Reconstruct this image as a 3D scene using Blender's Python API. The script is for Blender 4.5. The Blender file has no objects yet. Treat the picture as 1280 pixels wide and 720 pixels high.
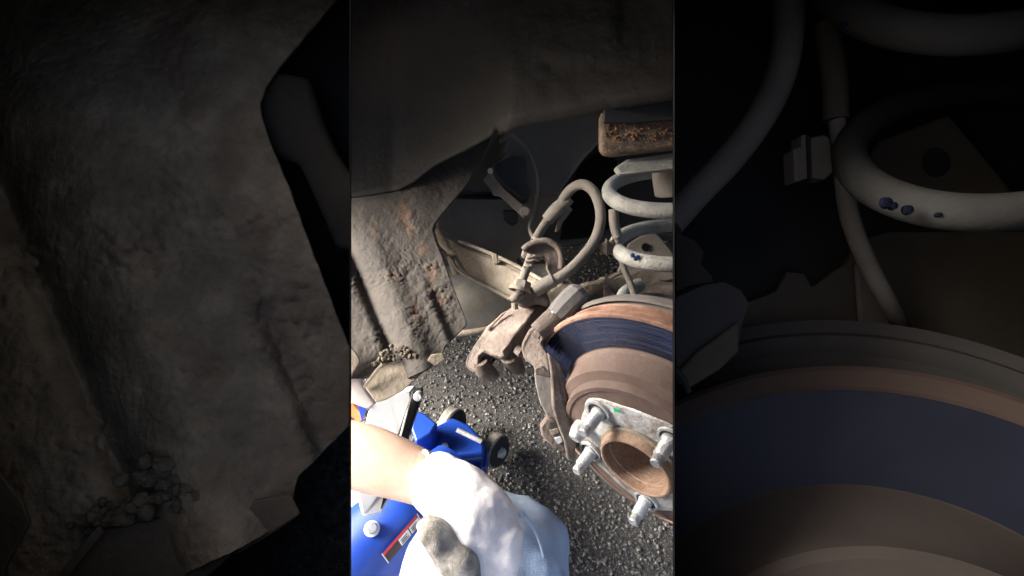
import bpy, bmesh, math, random
from mathutils import Vector, Matrix, noise
R = math.radians
random.seed(7)
S = bpy.context.scene
C = S.collection

# ------------------------------------------------------------------ camera
PITCH = R(42.3); H = 0.84; F = 623.0            # F: focal length in pixels of a 1280 wide frame
CAM = Vector((0, 0, H))
FWD = Vector((0, math.cos(PITCH), -math.sin(PITCH)))
UP = Vector((0, math.sin(PITCH), math.cos(PITCH)))
RT = Vector((1, 0, 0))
cd = bpy.data.cameras.new('camera'); cam = bpy.data.objects.new('camera', cd); C.objects.link(cam)
cam.location = CAM; cam.rotation_euler = (math.pi / 2 - PITCH, 0, 0)
cd.sensor_width = 36; cd.lens = F / 1280 * 36; cd.clip_start = 0.01; cd.clip_end = 500
S.camera = cam
# ------------------------------------------------------------------ light
SUN = Vector((-0.86, 0.07, 0.48)).normalized()
w = bpy.data.worlds.new('World'); S.world = w; w.use_nodes = True
nt = w.node_tree; bg = nt.nodes['Background']
sky = nt.nodes.new('ShaderNodeTexSky'); sky.sky_type = 'NISHITA'; sky.sun_disc = False
sky.sun_elevation = math.asin(SUN.z); sky.sun_rotation = math.atan2(SUN.x, SUN.y)
sky.air_density = 0.6; sky.dust_density = 7.0; sky.ozone_density = 0.2
nt.links.new(sky.outputs[0], bg.inputs[0]); bg.inputs[1].default_value = 0.15
sl = bpy.data.lights.new('sun', 'SUN'); sl.energy = 3.4; sl.angle = R(30); sl.color = (1, .97, .93)
so = bpy.data.objects.new('sun', sl); C.objects.link(so)
so.rotation_euler = SUN.to_track_quat('Z', 'Y').to_euler()
S.view_settings.view_transform = 'Standard'; S.view_settings.look = 'None'
S.view_settings.gamma = 1; S.view_settings.use_curve_mapping = False
S.view_settings.exposure = 2.25


def P(x, y, d):
    """world point seen at a spot of the frame, d metres along the optical axis"""
    return CAM + FWD * d + RT * ((x - 640) / F * d) + UP * ((360 - y) / F * d)


def camv(v):
    return RT * v[0] + UP * v[1] - FWD * v[2]


# ------------------------------------------------------------------ materials
def mat(name, cols, scale=20, rough=.8, bump=.3, metal=0., spec=.3, detail=6, rust=None, bscale=None, stretch=None, contrast=1.0):
    """cols: list of colours mixed by noise; rust: colour mixed in by the mesh attribute 'rust'"""
    m = bpy.data.materials.new(name); m.use_nodes = True
    n = m.node_tree.nodes; l = m.node_tree.links; b = n['Principled BSDF']
    tc = n.new('ShaderNodeTexCoord'); src = tc.outputs['Object']
    if stretch:
        mp = n.new('ShaderNodeMapping'); mp.inputs['Scale'].default_value = stretch; l.new(src, mp.inputs[0]); src = mp.outputs[0]
    nz = n.new('ShaderNodeTexNoise'); nz.inputs['Scale'].default_value = scale; nz.inputs['Detail'].default_value = detail
    nz.inputs['Roughness'].default_value = .65; l.new(src, nz.inputs['Vector'])
    cr = n.new('ShaderNodeValToRGB'); l.new(nz.outputs[0], cr.inputs[0])
    e = cr.color_ramp; k = len(cols); half = .22 / contrast
    while len(e.elements) < k: e.elements.new(.5)
    for i, c in enumerate(cols):
        e.elements[i].position = .5 - half + 2 * half * i / max(1, k - 1); e.elements[i].color = (*c, 1)
    col = cr.outputs[0]
    if rust:
        at = n.new('ShaderNodeAttribute'); at.attribute_name = 'rust'
        n2 = n.new('ShaderNodeTexNoise'); n2.inputs['Scale'].default_value = scale * 5; n2.inputs['Detail'].default_value = 8
        l.new(src, n2.inputs['Vector'])
        mu = n.new('ShaderNodeMath'); mu.operation = 'MULTIPLY'; l.new(at.outputs['Fac'], mu.inputs[0]); l.new(n2.outputs[0], mu.inputs[1])
        mr = n.new('ShaderNodeMapRange'); mr.inputs[1].default_value = .18; mr.inputs[2].default_value = .5; l.new(mu.outputs[0], mr.inputs[0])
        mx = n.new('ShaderNodeMixRGB'); mx.inputs[2].default_value = (*rust, 1); l.new(mr.outputs[0], mx.inputs[0]); l.new(col, mx.inputs[1]); col = mx.outputs[0]
    l.new(col, b.inputs['Base Color'])
    b.inputs['Metallic'].default_value = metal; b.inputs['Specular IOR Level'].default_value = spec
    rr = n.new('ShaderNodeMapRange'); rr.inputs[3].default_value = max(.05, rough - .12); rr.inputs[4].default_value = min(1, rough + .12)
    l.new(nz.outputs[0], rr.inputs[0]); l.new(rr.outputs[0], b.inputs['Roughness'])
    if bump:
        n3 = n.new('ShaderNodeTexNoise'); n3.inputs['Scale'].default_value = bscale or scale * 8; n3.inputs['Detail'].default_value = 8
        l.new(src, n3.inputs['Vector'])
        bp = n.new('ShaderNodeBump'); bp.inputs['Strength'].default_value = bump; bp.inputs['Distance'].default_value = .002
        l.new(n3.outputs[0], bp.inputs['Height']); l.new(bp.outputs[0], b.inputs['Normal'])
    return m


M = {}
M['undercoat'] = mat('undercoat', [(.0099, .0099, .0095), (.0179, .0174, .0165), (.0294, .0277, .0256)], 9, .75, .6, bscale=160)
M['rusty_sheet'] = mat('rusty_sheet', [(.0242, .0213, .0188), (.0387, .0343, .0305), (.0605, .0542, .0478)], 22, .85, .6, rust=(.072, .045, .030), bscale=150)
M['tan_steel'] = mat('tan_steel', [(.10, .082, .062), (.17, .145, .113), (.24, .207, .165)], 25, .85, .7)
M['arm_tan'] = mat('arm_tan', [(.13, .108, .082), (.22, .19, .15), (.31, .27, .215)], 25, .85, .7)
M['mud'] = mat('mud', [(.045, .037, .028), (.10, .086, .066), (.17, .15, .118)], 90, .95, .8)
M['rust_scab'] = mat('rust_scab', [(.06, .035, .02), (.22, .10, .045), (.40, .18, .09)], 150, .9, .8)
M['rust_block'] = mat('rust_block', [(.0405, .0324, .0243), (.1485, .1188, .0878), (.3240, .1755, .1013)], 70, .9, 1., contrast=1.1)
M['cast_brown'] = mat('cast_brown', [(.0644, .0475, .0391), (.1196, .0969, .0837), (.1840, .1568, .1367)], 34, .75, .7, bscale=260, contrast=1.3)
M['hat_rust'] = mat('hat_rust', [(.0748, .0508, .0424), (.1100, .0787, .0672), (.1452, .1082, .0944)], 24, .72, .4, bscale=300, contrast=.8)
M['lip_rust'] = mat('lip_rust', [(.1552, .0846, .0568), (.2691, .1587, .1147), (.3622, .2380, .1857)], 40, .75, .5, contrast=1.3)
M['pad_face'] = mat('pad_face', [(.0403, .0483, .0805), (.0690, .0828, .1380), (.1150, .1323, .1955)], 9, .26, .1, metal=.9, spec=.5)
M['shield_grey'] = mat('shield_grey', [(.12, .11, .103), (.17, .16, .152)], 20, .75, .4)
M['bare_zinc'] = mat('bare_zinc', [(.26, .275, .285), (.42, .44, .455), (.54, .56, .575)], 60, .4, .4, metal=.4, spec=.5)
M['hub_face'] = mat('hub_face', [(.10, .07, .055), (.24, .225, .21), (.40, .41, .415), (.52, .54, .55)], 60, .45, .6, metal=.3, spec=.5, contrast=1.1)
M['bore_rust'] = mat('bore_rust', [(.1300, .0806, .0546), (.2145, .1456, .1040), (.2990, .2210, .1690)], 40, .7, .5)
M['rubber_grey'] = mat('rubber_grey', [(.105, .094, .082), (.165, .15, .132)], 40, .8, .4)
M['spring_grey'] = mat('spring_grey', [(.1560, .1560, .1469), (.2275, .2301, .2145), (.2860, .2886, .2704)], 45, .75, .6)
M['blue_dab'] = mat('blue_dab', [(.01, .025, .08), (.03, .06, .14)], 60, .7, .1)
M['boot_grey'] = mat('boot_grey', [(.0880, .0864, .0840), (.1320, .1296, .1264)], 30, .7, .4)
M['dark_plastic'] = mat('dark_plastic', [(.02, .02, .021), (.04, .04, .042)], 20, .6, .3)
M['inner_grey'] = mat('inner_grey', [(.1265, .1196, .1081), (.1955, .1840, .1656)], 12, .8, .4)
M['exhaust'] = mat('exhaust', [(.0810, .0738, .0558), (.1080, .1125, .1125), (.1800, .1485, .0945)], 16, .6, .5, metal=.2, contrast=1.5)
M['asphalt'] = mat('asphalt', [(.0234, .0234, .0234), (.0585, .0572, .0546), (.1235, .1209, .1157)], 160, .9, 1., bscale=520)
M['stone'] = mat('stone', [(.0384, .0384, .0367), (.1109, .1083, .1023), (.3070, .3027, .2900)], 170, .75, .4, contrast=1.0, detail=2)
M['blue_paint'] = mat('blue_paint', [(.0065, .0338, .2295), (.0097, .0473, .2970)], 15, .35, .05, spec=.5)
M['blue_edge'] = mat('blue_edge', [(.10, .30, .72), (.14, .36, .78)], 15, .35, .05, spec=.5)
M['black_paint'] = mat('black_paint', [(.008, .008, .008), (.016, .016, .016)], 30, .45, .2)
M['tyre'] = mat('tyre', [(.012, .012, .012), (.025, .025, .024)], 60, .7, .4)
M['tyre_dust'] = mat('tyre_dust', [(.06, .058, .05), (.30, .28, .25)], 90, .9, .5)
M['white_paint'] = mat('white_paint', [(.72, .73, .74), (.8, .8, .8)], 15, .45, .1, spec=.4)
M['pale_grey'] = mat('pale_grey', [(.52, .55, .58), (.62, .65, .67)], 15, .5, .1, spec=.4)
M['red_print'] = mat('red_print', [(.45, .03, .04), (.5, .05, .05)], 20, .5, 0)
M['white_print'] = mat('white_print', [(.6, .6, .6), (.7, .7, .7)], 20, .5, 0)
M['dark_print'] = mat('dark_print', [(.05, .035, .03), (.07, .05, .045)], 20, .5, 0)
M['orange'] = mat('orange', [(.5, .12, .03), (.7, .25, .1)], 60, .6, 0)
M['green_mark'] = mat('green_mark', [(.01, .32, .16), (.02, .4, .2)], 50, .5, 0)
M['skin'] = mat('skin', [(.56, .36, .26), (.64, .44, .34), (.69, .5, .4)], 30, .5, .15, bscale=400)
M['glove'] = mat('glove', [(.62, .60, .60), (.76, .745, .755), (.82, .81, .82)], 40, .9, .35, bscale=1100)
M['cloth_grey'] = mat('cloth_grey', [(.10, .095, .085), (.30, .285, .255), (.50, .485, .45)], 70, .95, .9, bscale=700)
M['denim'] = mat('denim', [(.28, .38, .55), (.37, .48, .64), (.44, .55, .70)], 16, .9, .6, bscale=900)
M['shirt'] = mat('shirt', [(.2, .2, .22), (.25, .25, .27)], 20, .9, .2)
M['car_paint'] = mat('car_paint', [(.10, .10, .105), (.12, .12, .125)], 4, .35, 0, spec=.5)
# side-strip copies: dimming is put into most of these colours
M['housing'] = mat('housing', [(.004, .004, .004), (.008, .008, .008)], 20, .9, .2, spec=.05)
M['strip_sheet'] = mat('strip_sheet', [(.0638, .0515, .0360), (.0958, .0779, .0545), (.1436, .1156, .0802)], 30, .9, .9, spec=.04, contrast=1.25, rust=(.075, .054, .038), bscale=220)  # colour of the enlarged sheet copy; its box supplies the dimness
M['dim_tan'] = mat('dim_tan', [(.0388, .0328, .0235), (.0646, .0535, .0385)], 40, .9, .4, spec=.05)
M['dim_hose'] = mat('dim_hose', [(.0327, .0290, .0252), (.0446, .0401, .0350)], 40, .85, .2, spec=.05)
M['dim_spring'] = mat('dim_spring', [(.0091, .0090, .0084), (.0133, .0131, .0123)], 40, .9, .2, spec=.05)
M['dim_pad'] = mat('dim_pad', [(.0012, .0014, .0028), (.0024, .0032, .0068), (.0045, .0056, .0105)], 6, .6, .03, spec=.12)
M['dim_lip'] = mat('dim_lip', [(.0137, .0093, .0076), (.0188, .0137, .0112)], 20, .85, .1, spec=.05)
M['dim_hat'] = mat('dim_hat', [(.0110, .0089, .0078), (.0153, .0126, .0113)], 14, .85, .1, spec=.05)
M['dim_shield'] = mat('dim_shield', [(.0121, .0113, .0106), (.0162, .0151, .0144)], 20, .85, .1, spec=.05)
M['dim_bracket'] = mat('dim_bracket', [(.018, .0155, .012), (.026, .0225, .0175)], 25, .9, .2, spec=.05)
M['dim_blue'] = mat('dim_blue', [(.001, .0014, .003), (.002, .003, .007)], 60, .95, .1, spec=.02)


# ------------------------------------------------------------------ mesh helpers
def catmull(pts, sub):
    if sub < 2 or len(pts) < 3: return [Vector(p) for p in pts]
    out = []; q = [2 * pts[0] - pts[1]] + list(pts) + [2 * pts[-1] - pts[-2]]
    for i in range(1, len(q) - 2):
        for s in range(sub):
            t = s / sub; a, b, c, d = q[i - 1], q[i], q[i + 1], q[i + 2]
            out.append(.5 * ((2 * b) + (c - a) * t + (2 * a - 5 * b + 4 * c - d) * t * t + (3 * b - a - 3 * c + d) * t ** 3))
    out.append(pts[-1]); return out


def tube(pts, r, seg=14, sub=6, caps=True, lump=0):
    """pts: world points, r: radius or list of radii"""
    pts = [Vector(p) for p in pts]
    rs = [r] * len(pts) if not isinstance(r, (list, tuple)) else list(r)
    path = catmull(pts, sub); n = len(path)
    rr = []
    for i in range(n):
        t = i / (n - 1) * (len(rs) - 1); k = min(int(t), len(rs) - 2); rr.append(rs[k] + (rs[k + 1] - rs[k]) * (t - k))
    V = []; Fc = []
    tan = (path[1] - path[0]).normalized(); u = tan.orthogonal().normalized()
    for i, p in enumerate(path):
        t2 = (path[min(i + 1, n - 1)] - path[max(i - 1, 0)]).normalized()
        u = (u - t2 * u.dot(t2)).normalized(); v = t2.cross(u)
        for k in range(seg):
            a = 2 * math.pi * k / seg; q = p + (u * math.cos(a) + v * math.sin(a)) * rr[i]
            if lump: q = q + (q - p) * lump * noise.noise(q * 45)
            V.append(q)
    for i in range(n - 1):
        for k in range(seg):
            Fc.append((i * seg + k, i * seg + (k + 1) % seg, (i + 1) * seg + (k + 1) % seg, (i + 1) * seg + k))
    if caps:
        Fc.append(tuple(reversed(range(seg)))); Fc.append(tuple(range((n - 1) * seg, n * seg)))
    return V, Fc


def slab(pts, T):
    """closed prism: the outline (world points) pushed along T"""
    n = len(pts); V = [Vector(p) for p in pts] + [Vector(p) + T for p in pts]
    Fc = [tuple(range(n)), tuple(reversed(range(n, 2 * n)))] + [(i, i + n, (i + 1) % n + n, (i + 1) % n) for i in range(n)]
    return V, Fc


def px(pts, d=None):
    return [P(*p) if len(p) == 3 else P(p[0], p[1], d) for p in pts]


def box(c, ex, ey, ez):
    V = [c + ex * a + ey * b + ez * e for a in (-1, 1) for b in (-1, 1) for e in (-1, 1)]
    return V, [(0, 1, 3, 2), (4, 6, 7, 5), (0, 4, 5, 1), (2, 3, 7, 6), (0, 2, 6, 4), (1, 5, 7, 3)]


def frame_of(axis):
    a = axis.normalized(); u = a.cross(Vector((0, 0, 1)))
    if u.length < .1: u = a.cross(Vector((0, 1, 0)))
    u.normalize(); return u, u.cross(a).normalized() * -1, a


def lathe(prof, c, axis, seg=72, a0=0., a1=2 * math.pi, closed=False):
    """prof: (radius, height along axis) pairs"""
    u, v, a = frame_of(axis); full = abs(a1 - a0 - 2 * math.pi) < 1e-6; m = len(prof)
    steps = seg if full else seg + 1; V = []; Fc = []
    for i in range(steps):
        t = a0 + (a1 - a0) * i / seg; e = u * math.cos(t) + v * math.sin(t)
        for r, h in prof: V.append(c + e * r + a * h)
    mm = m if closed else m - 1
    for i in range(seg):
        j = (i + 1) % steps
        for k in range(mm): k2 = (k + 1) % m; Fc.append((i * m + k, j * m + k, j * m + k2, i * m + k2))
    return V, Fc


def join(*gs):
    V = []; Fc = []
    for v, f in gs:
        o = len(V); V += list(v); Fc += [tuple(i + o for i in q) for q in f]
    return V, Fc


def thing(name, base, label, cat, group=None):
    o = bpy.data.objects.new(name, None); C.objects.link(o); o.location = base; o.empty_display_size = .03
    o['label'] = label; o['category'] = cat
    if group: o['group'] = group
    return o


def base_of(o):
    while o.parent: o = o.parent
    return Vector(o.location)


def part(name, geo, material, parent=None, bevel=0, smooth=38, base=None, rust=None, solid=0, cut=None, sub=0):
    V, Fc = geo
    b = base_of(parent) if parent else (base or Vector((0, 0, 0)))
    me = bpy.data.meshes.new(name); me.from_pydata([tuple(v - b) for v in V], [], Fc); me.update()
    bm = bmesh.new(); bm.from_mesh(me)
    if cut:
        for co, no in cut:
            r = bmesh.ops.bisect_plane(bm, geom=bm.verts[:] + bm.edges[:] + bm.faces[:], plane_co=co - b, plane_no=no, clear_outer=True)
    bmesh.ops.recalc_face_normals(bm, faces=bm.faces[:]); bm.to_mesh(me); bm.free()
    for p in me.polygons: p.use_smooth = True
    me.set_sharp_from_angle(angle=R(smooth))
    if rust:
        at = me.attributes.new('rust', 'FLOAT', 'POINT'); at.data.foreach_set('value', rust)
    me.materials.append(M[material])
    o = bpy.data.objects.new(name, me); C.objects.link(o)
    if parent: o.parent = parent
    else: o.location = b
    if solid:
        s = o.modifiers.new('solid', 'SOLIDIFY'); s.thickness = solid; s.offset = 0
    if bevel:
        v = o.modifiers.new('bevel', 'BEVEL'); v.width = bevel; v.segments = 3; v.limit_method = 'ANGLE'; v.angle_limit = R(30)
    if sub:
        v = o.modifiers.new('sub', 'SUBSURF'); v.levels = sub; v.render_levels = sub
    return o


def one(name, geo, material, label, cat, group=None, base=None, **k):
    V = geo[0]; lo = Vector([min(v[i] for v in V) for i in range(3)]); hi = Vector([max(v[i] for v in V) for i in range(3)])
    o = part(name, geo, material, None, base=Vector(((lo.x + hi.x) / 2, (lo.y + hi.y) / 2, lo.z)), **k)
    o['label'] = label; o['category'] = cat
    if group: o['group'] = group
    return o


def chunk(c, r, sq=1.):
    """small uneven stone: a shaken icosahedron"""
    t = (1 + 5 ** .5) / 2
    B = [(-1, t, 0), (1, t, 0), (-1, -t, 0), (1, -t, 0), (0, -1, t), (0, 1, t), (0, -1, -t), (0, 1, -t), (t, 0, -1), (t, 0, 1), (-t, 0, -1), (-t, 0, 1)]
    Fc = [(0, 11, 5), (0, 5, 1), (0, 1, 7), (0, 7, 10), (0, 10, 11), (1, 5, 9), (5, 11, 4), (11, 10, 2), (10, 7, 6), (7, 1, 8), (3, 9, 4), (3, 4, 2), (3, 2, 6), (3, 6, 8), (3, 8, 9), (4, 9, 5), (2, 4, 11), (6, 2, 10), (8, 6, 7), (9, 8, 1)]
    from mathutils import Euler
    E = Euler([random.uniform(0, 6.3) for _ in range(3)]).to_matrix(); sx = [random.uniform(.65, 1.2) for _ in range(3)]
    V = []
    for b in B:
        q = Vector([b[i] * sx[i] * random.uniform(.85, 1.12) for i in range(3)]); q = E @ q * (r / 1.9); q.z *= sq; V.append(c + q)
    return V, Fc


def clod(c, r):
    """rounded crumb: once divided, shaken icosahedron"""
    V, Fc = chunk(Vector((0, 0, 0)), 1.); V = list(V); mid = {}; out = []
    def m(a, b):
        k = (min(a, b), max(a, b))
        if k not in mid: mid[k] = len(V); V.append((V[a] + V[b]) * .5 * random.uniform(.92, 1.2))
        return mid[k]
    for a, b, d in Fc: x, y, z = m(a, b), m(b, d), m(d, a); out += [(a, x, z), (x, b, y), (z, y, d), (x, y, z)]
    return [c + v * r for v in V], out


# ------------------------------------------------------------------ ground
G = 120
g = part('ground', ([Vector(v) for v in ((-G, -G, 0), (G, -G, 0), (G, G, 0), (-G, G, 0))], [(0, 1, 2, 3)]), 'asphalt'); g['kind'] = 'structure'
gs = []
for i in range(32000):
    y = .18 + 1.25 * random.random() ** 1.4; x = random.uniform(-.2 - .33 * y, .25 + .5 * y)
    r = random.choice((.0009, .001, .0012, .0014, .0016, .002, .0026, .0036)) * random.uniform(.8, 1.3)
    gs.append(chunk(Vector((x, y, r * .25)), r, .7))
o = part('loose_aggregate', join(*gs), 'stone', smooth=20)
o['kind'] = 'stuff'; o['label'] = 'pale stone chips standing out of the dark asphalt'; o['category'] = 'aggregate'

# ------------------------------------------------------------------ hub frame: the wheel axis lies level
HUB = CAM + camv((.117, -.154, -.452))
AX = camv((-.616, -.53, .583)); AX.z = 0; AX.normalize()
TW = Vector((-AX.y, AX.x, 0))          # along the car
if TW.x < 0: TW = -TW
ZZ = Vector((0, 0, 1))


def hubp(a, t, z): return HUB + AX * a + TW * t + Vector((0, 0, z))


# ------------------------------------------------------------------ the car round the wheel well
cbase = Vector((HUB.x, HUB.y, 0)) - AX * .6
car = thing('car_body', cbase, 'dark grey car body raised over the open wheel well', 'car')
zf = .875
arch = [(-4, 1.38), (-4, .22), (-.62, .22), (-.53, .55), (-.47, .72), (-.40, .79), (-.02, .80), (.08, zf), (1.6, zf), (1.6, 1.38)]
part('quarter_panel', slab([Vector((HUB.x, HUB.y, z)) + AX * .05 + TW * q for q, z in arch], AX * .006), 'car_paint', car)
part('wheel_well_roof', box(Vector((HUB.x, HUB.y, zf + .008)) - AX * .20 - TW * 1.2, TW * 2.8, AX * .244, ZZ * .006), 'undercoat', car)
part('body_top', box(Vector((HUB.x, HUB.y, zf + .506)) - AX * .75 - TW * 1.2, TW * 2.8, AX * .796, ZZ * .004), 'car_paint', car)
part('floor_pan', box(Vector((HUB.x, HUB.y, .56)) - AX * 1.05 - TW * 1.2, TW * 2.8, AX * .6, ZZ * .01), 'undercoat', car)
part('far_light_stop', box(Vector((HUB.x, HUB.y, .30)) - AX * 1.66 - TW * 1.2, TW * 2.8, AX * .006, ZZ * .29), 'undercoat', car)  # unseen wall added to keep far-side light out from under the car


def upper_d(x, y): return .515 - .00035 * (x - 640) + .00005 * (y - 100)


def lerp(tab, x):
    for (a, b), (c, d) in zip(tab, tab[1:]):
        if x <= c: return b + (d - b) * max(0, min(1, (x - a) / (c - a)))
    return tab[-1][1]


def sheet_relief(x, y):
    """height towards the viewer in metres at the size of the middle strip, and rust"""
    s = x - .42 * (y - 350); f = max(0, min(1, (y - 255) / 70))
    h = -.010 * f * math.exp(-((s - 452) / 8) ** 2) + .0085 * f * math.exp(-((s - 484) / 19) ** 2)
    h -= .008 * f / (1 + math.exp(-(s - 531) / 1.6)) * max(0, min(1, (y - 345) / 30))
    h += .004 * math.exp(-((x - 480) / 22) ** 2) * max(0, 1 - abs(y - 285) / 60)
    h += .006 * noise.noise(Vector((x * .02, y * .012, 5)))
    ru = 0.
    for cx, cy, rx, ry, a in ((505, 268, 13, 17, 1.), (514, 288, 9, 9, 1), (470, 290, 12, 22, .5), (528, 312, 8, 12, .9), (540, 340, 9, 16, .9), (548, 378, 9, 20, .8), (520, 390, 12, 22, .7), (500, 350, 14, 12, .55), (452, 232, 28, 12, .5), (490, 218, 16, 9, .6), (447, 350, 12, 10, .5), (538, 360, 8, 9, .8)):
        ru = max(ru, a * math.exp(-(((x - cx) / rx) ** 2 + ((y - cy) / ry) ** 2)))
    fl = 0.
    for cx, cy, rx, ry, a in ((525, 333, 26, 7, 1.), (495, 345, 20, 10, .9), (507, 318, 8, 16, .6), (540, 372, 7, 18, 1.), (556, 376, 12, 24, .8), (512, 275, 12, 16, .6), (448, 352, 16, 11, .9), (520, 400, 14, 22, .6), (560, 395, 8, 12, .8), (470, 235, 40, 6, .5), (475, 420, 8, 22, .6)):
        fl = max(fl, a * math.exp(-(((x - cx) / rx) ** 2 + ((y - cy) / ry) ** 2)))
    nn = noise.noise(Vector((x * .10, y * .15, 2))); n2 = noise.noise(Vector((x * .30, y * .36, 7)))
    h += fl * (.0020 * (abs(nn) * 2 - .3) + .0012 * n2 + .003 * noise.noise(Vector((x * .07, y * .09, 31)))) + .0007 * noise.noise(Vector((x * .12, y * .12, 11))) + .0004 * n2
    ru = max(ru, .75 * fl * (nn > .05), .45 * max(0, noise.noise(Vector((x * .05, y * .03, 21)))))
    return h, ru


YL = [(330, 262), (438, 247), (470, 243), (500, 237), (520, 226), (545, 206), (580, 189), (611, 172), (616, 167), (620, 165.5), (636, 164.5), (640, 160.5), (700, 150), (842, 123), (960, 100)]
V = []; Fc = []; nx, ny = 150, 90
for i in range(nx):
    x = 330 + 630 * i / (nx - 1); yl = lerp(YL, x)
    for j in range(ny):
        t = j / (ny - 1); y = -280 + (yl + 280) * t
        d = upper_d(x, y)
        d += .006 * noise.noise(Vector((x * .008, y * .008, 3))) + .0012 * noise.noise(Vector((x * .05, y * .05, 9)))
        # shallow pressed boss and the crumbly rim under it
        e = math.hypot((x - 712) / 62, (y - 20) / 58); d -= .005 / (1 + math.exp((e - 1) * 14))
        if .8 < e < 1.35 and y > 40: d -= .004 * max(0, noise.noise(Vector((x * .16, y * .16, 1)))) * (1 - abs(e - 1.08) / .28)
        d += .010 * max(0, (t - .97) / .03) * (1 if x > 620 else 0)
        if x < 640:
            k = max(0, min(1, (t - .55) / .44)); k = k * k * (3 - 2 * k) * max(0, min(1, (640 - x) / 150))
            h0, _ = sheet_relief(x, max(y, 160)); d += (.615 - .0004 * (y - 250) - .00004 * (x - 438) - h0 - .0035 - d) * k
        V.append(P(x, y, d))
for i in range(nx - 1):
    for j in range(ny - 1): k = i * ny + j; Fc.append((k, k + 1, k + ny + 1, k + ny))
one('wheel_well_panel', (V, Fc), 'undercoat', 'smooth black undercoated panel across the top of the wheel well', 'car panel', solid=.003, smooth=60)

# ---- lower rusty sheet (and its enlarged dimmed twin in front): outline and relief in frame units of the middle strip
XR = [(150, 625), (168, 616), (180, 612), (200, 603), (230, 585), (260, 559), (275, 547), (281, 543), (287, 541.2), (293, 541.5), (300, 544), (320, 552), (360, 567), (404, 584), (407, 583), (434, 556), (438, 554.5), (450, 553), (455, 546), (464, 530), (472, 512)]


def sheet(W, x0, y0, y1, clamp, nrow, ncol, gain=1.):
    V = []; Fc = []; ru = []
    ys = [y0 + (y1 - y0) * j / (nrow - 1) for j in range(nrow)]
    for y in ys:
        xr = min(lerp(XR, y), clamp)
        xr += .7 * noise.noise(Vector((y * .12, 3, 3))) if xr < clamp - 1 else 0
        for i in range(ncol):
            x = x0 + (xr - x0) * i / (ncol - 1); h, q = sheet_relief(x, y)
            V.append(W(x, y, .615 - .0004 * (y - 250) - .00004 * (x - 438) - h * gain)); ru.append(q)
    for j in range(nrow - 1):
        for i in range(ncol - 1): k = j * ncol + i; Fc.append((k, k + 1, k + ncol + 1, k + ncol))
    return (V, Fc), ru


geo, ru = sheet(P, 340, 152, 473, 999, 300, 220)
one('rusty_arch_sheet', geo, 'rusty_sheet', 'flaking rusty ribbed sheet metal hanging beside the control arm', 'car panel', rust=ru, solid=.003, smooth=60)


def debris(W, k, mats, who, label_pile, label_flap, lim=(0, 9999)):
    """mud clods caught on the folded bracket at the foot of the sheet"""
    b = W(490, 455, .535); pile = thing('mud_pile', b, label_pile, 'mud')
    mesh = None
    spots = []
    for i in range(70):
        x = random.uniform(466, 523); t = (x - 466) / 57
        y = 456 - 12 * t + 4 * abs(t - .5) * 2 - random.uniform(0, 21) * math.sin(math.pi * min(1, max(.08, t))) - 1
        spots.append((x, y, .528 + random.uniform(-.006, .003)))
    for i, (x, y, d) in enumerate(spots):
        r = random.choice((.0018, .0024, .0032, .0042)) * k * .9
        part('clod', clod(W(x, y, d), r), mats[0], pile, smooth=22)
    fb = W(490, 500, .52); fl = thing('folded_bracket', fb, label_flap, 'bracket')
    lip = [(456, 484), (477, 455), (505, 450), (521, 447.5), (531, 461), (529, 466), (503, 489), (482, 500), (470, 503.5)]
    part('plate', slab([W(x, y, .518 + .0003 * (490 - y)) for x, y in lip], (W(490, 470, .53) - W(490, 470, .52)).normalized() * .006 * k), mats[1], fl, bevel=.0012 * k)
    part('fold', slab([W(x, y, .514) for x, y in ((455, 486), (459, 482), (479, 456), (477, 453.5), (470, 461), (454, 482))], (W(490, 470, .53) - W(490, 470, .52)).normalized() * .004 * k), mats[2], fl, bevel=.0006 * k)
    part('tab', slab([W(x, y, .522) for x, y in ((531, 456), (539, 443), (553, 441), (557, 449), (545, 457), (532, 465))], (W(490, 470, .53) - W(490, 470, .52)).normalized() * .005 * k), mats[1], fl, bevel=.001 * k)
    part('flange', slab([W(x, y, .519) for x, y in ((400, 425), (436, 430), (447, 444), (450, 452), (440, 470), (434, 500), (400, 500))], (W(490, 470, .53) - W(490, 470, .52)).normalized() * .004 * k), mats[3], fl, bevel=.001 * k)
    return pile, fl


debris(P, .9, ('mud', 'tan_steel', 'tan_steel', 'tan_steel'), '', 'heap of dry tan mud clods on the bracket below the rusty sheet', 'folded tan steel bracket at the foot of the rusty sheet')
one('white_sill', slab(px([(400, 452), (441, 452), (447, 470), (456, 487), (469, 505), (460, 512), (438, 504), (400, 500)], .535), FWD * .01), 'white_paint', 'bright white painted sill edge beside the folded bracket', 'car panel', bevel=.002)

# ------------------------------------------------------------------ inner wheel well
V = []; Fc = []; nx, ny = 40, 40
inner = [(150, 545, 775), (200, 545, 728), (235, 545, 703), (270, 545, 688), (300, 548, 671), (318, 600, 652), (330, 615, 640)]
for j in range(ny):
    y = 120 + 212 * j / (ny - 1)
    xl = lerp([(a, b) for a, b, c in inner], y); xr = lerp([(a, c) for a, b, c in inner], y)
    for i in range(nx):
        x = xl + (xr - xl) * i / (nx - 1)
        d = .70 + .03 * math.sin((x - 560) / 60) * (1 if y > 240 else .5) + (.05 if x < 628 and y < 250 else 0)
        V.append(P(x, y, d))
for j in range(ny - 1):
    for i in range(nx - 1): k = j * nx + i; Fc.append((k, k + 1, k + nx + 1, k + nx))
one('inner_fender_sheet', (V, Fc), 'inner_grey', 'dark grey inner sheet with curved cut-out behind the brake hose', 'car panel', solid=.003, smooth=50)

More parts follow.
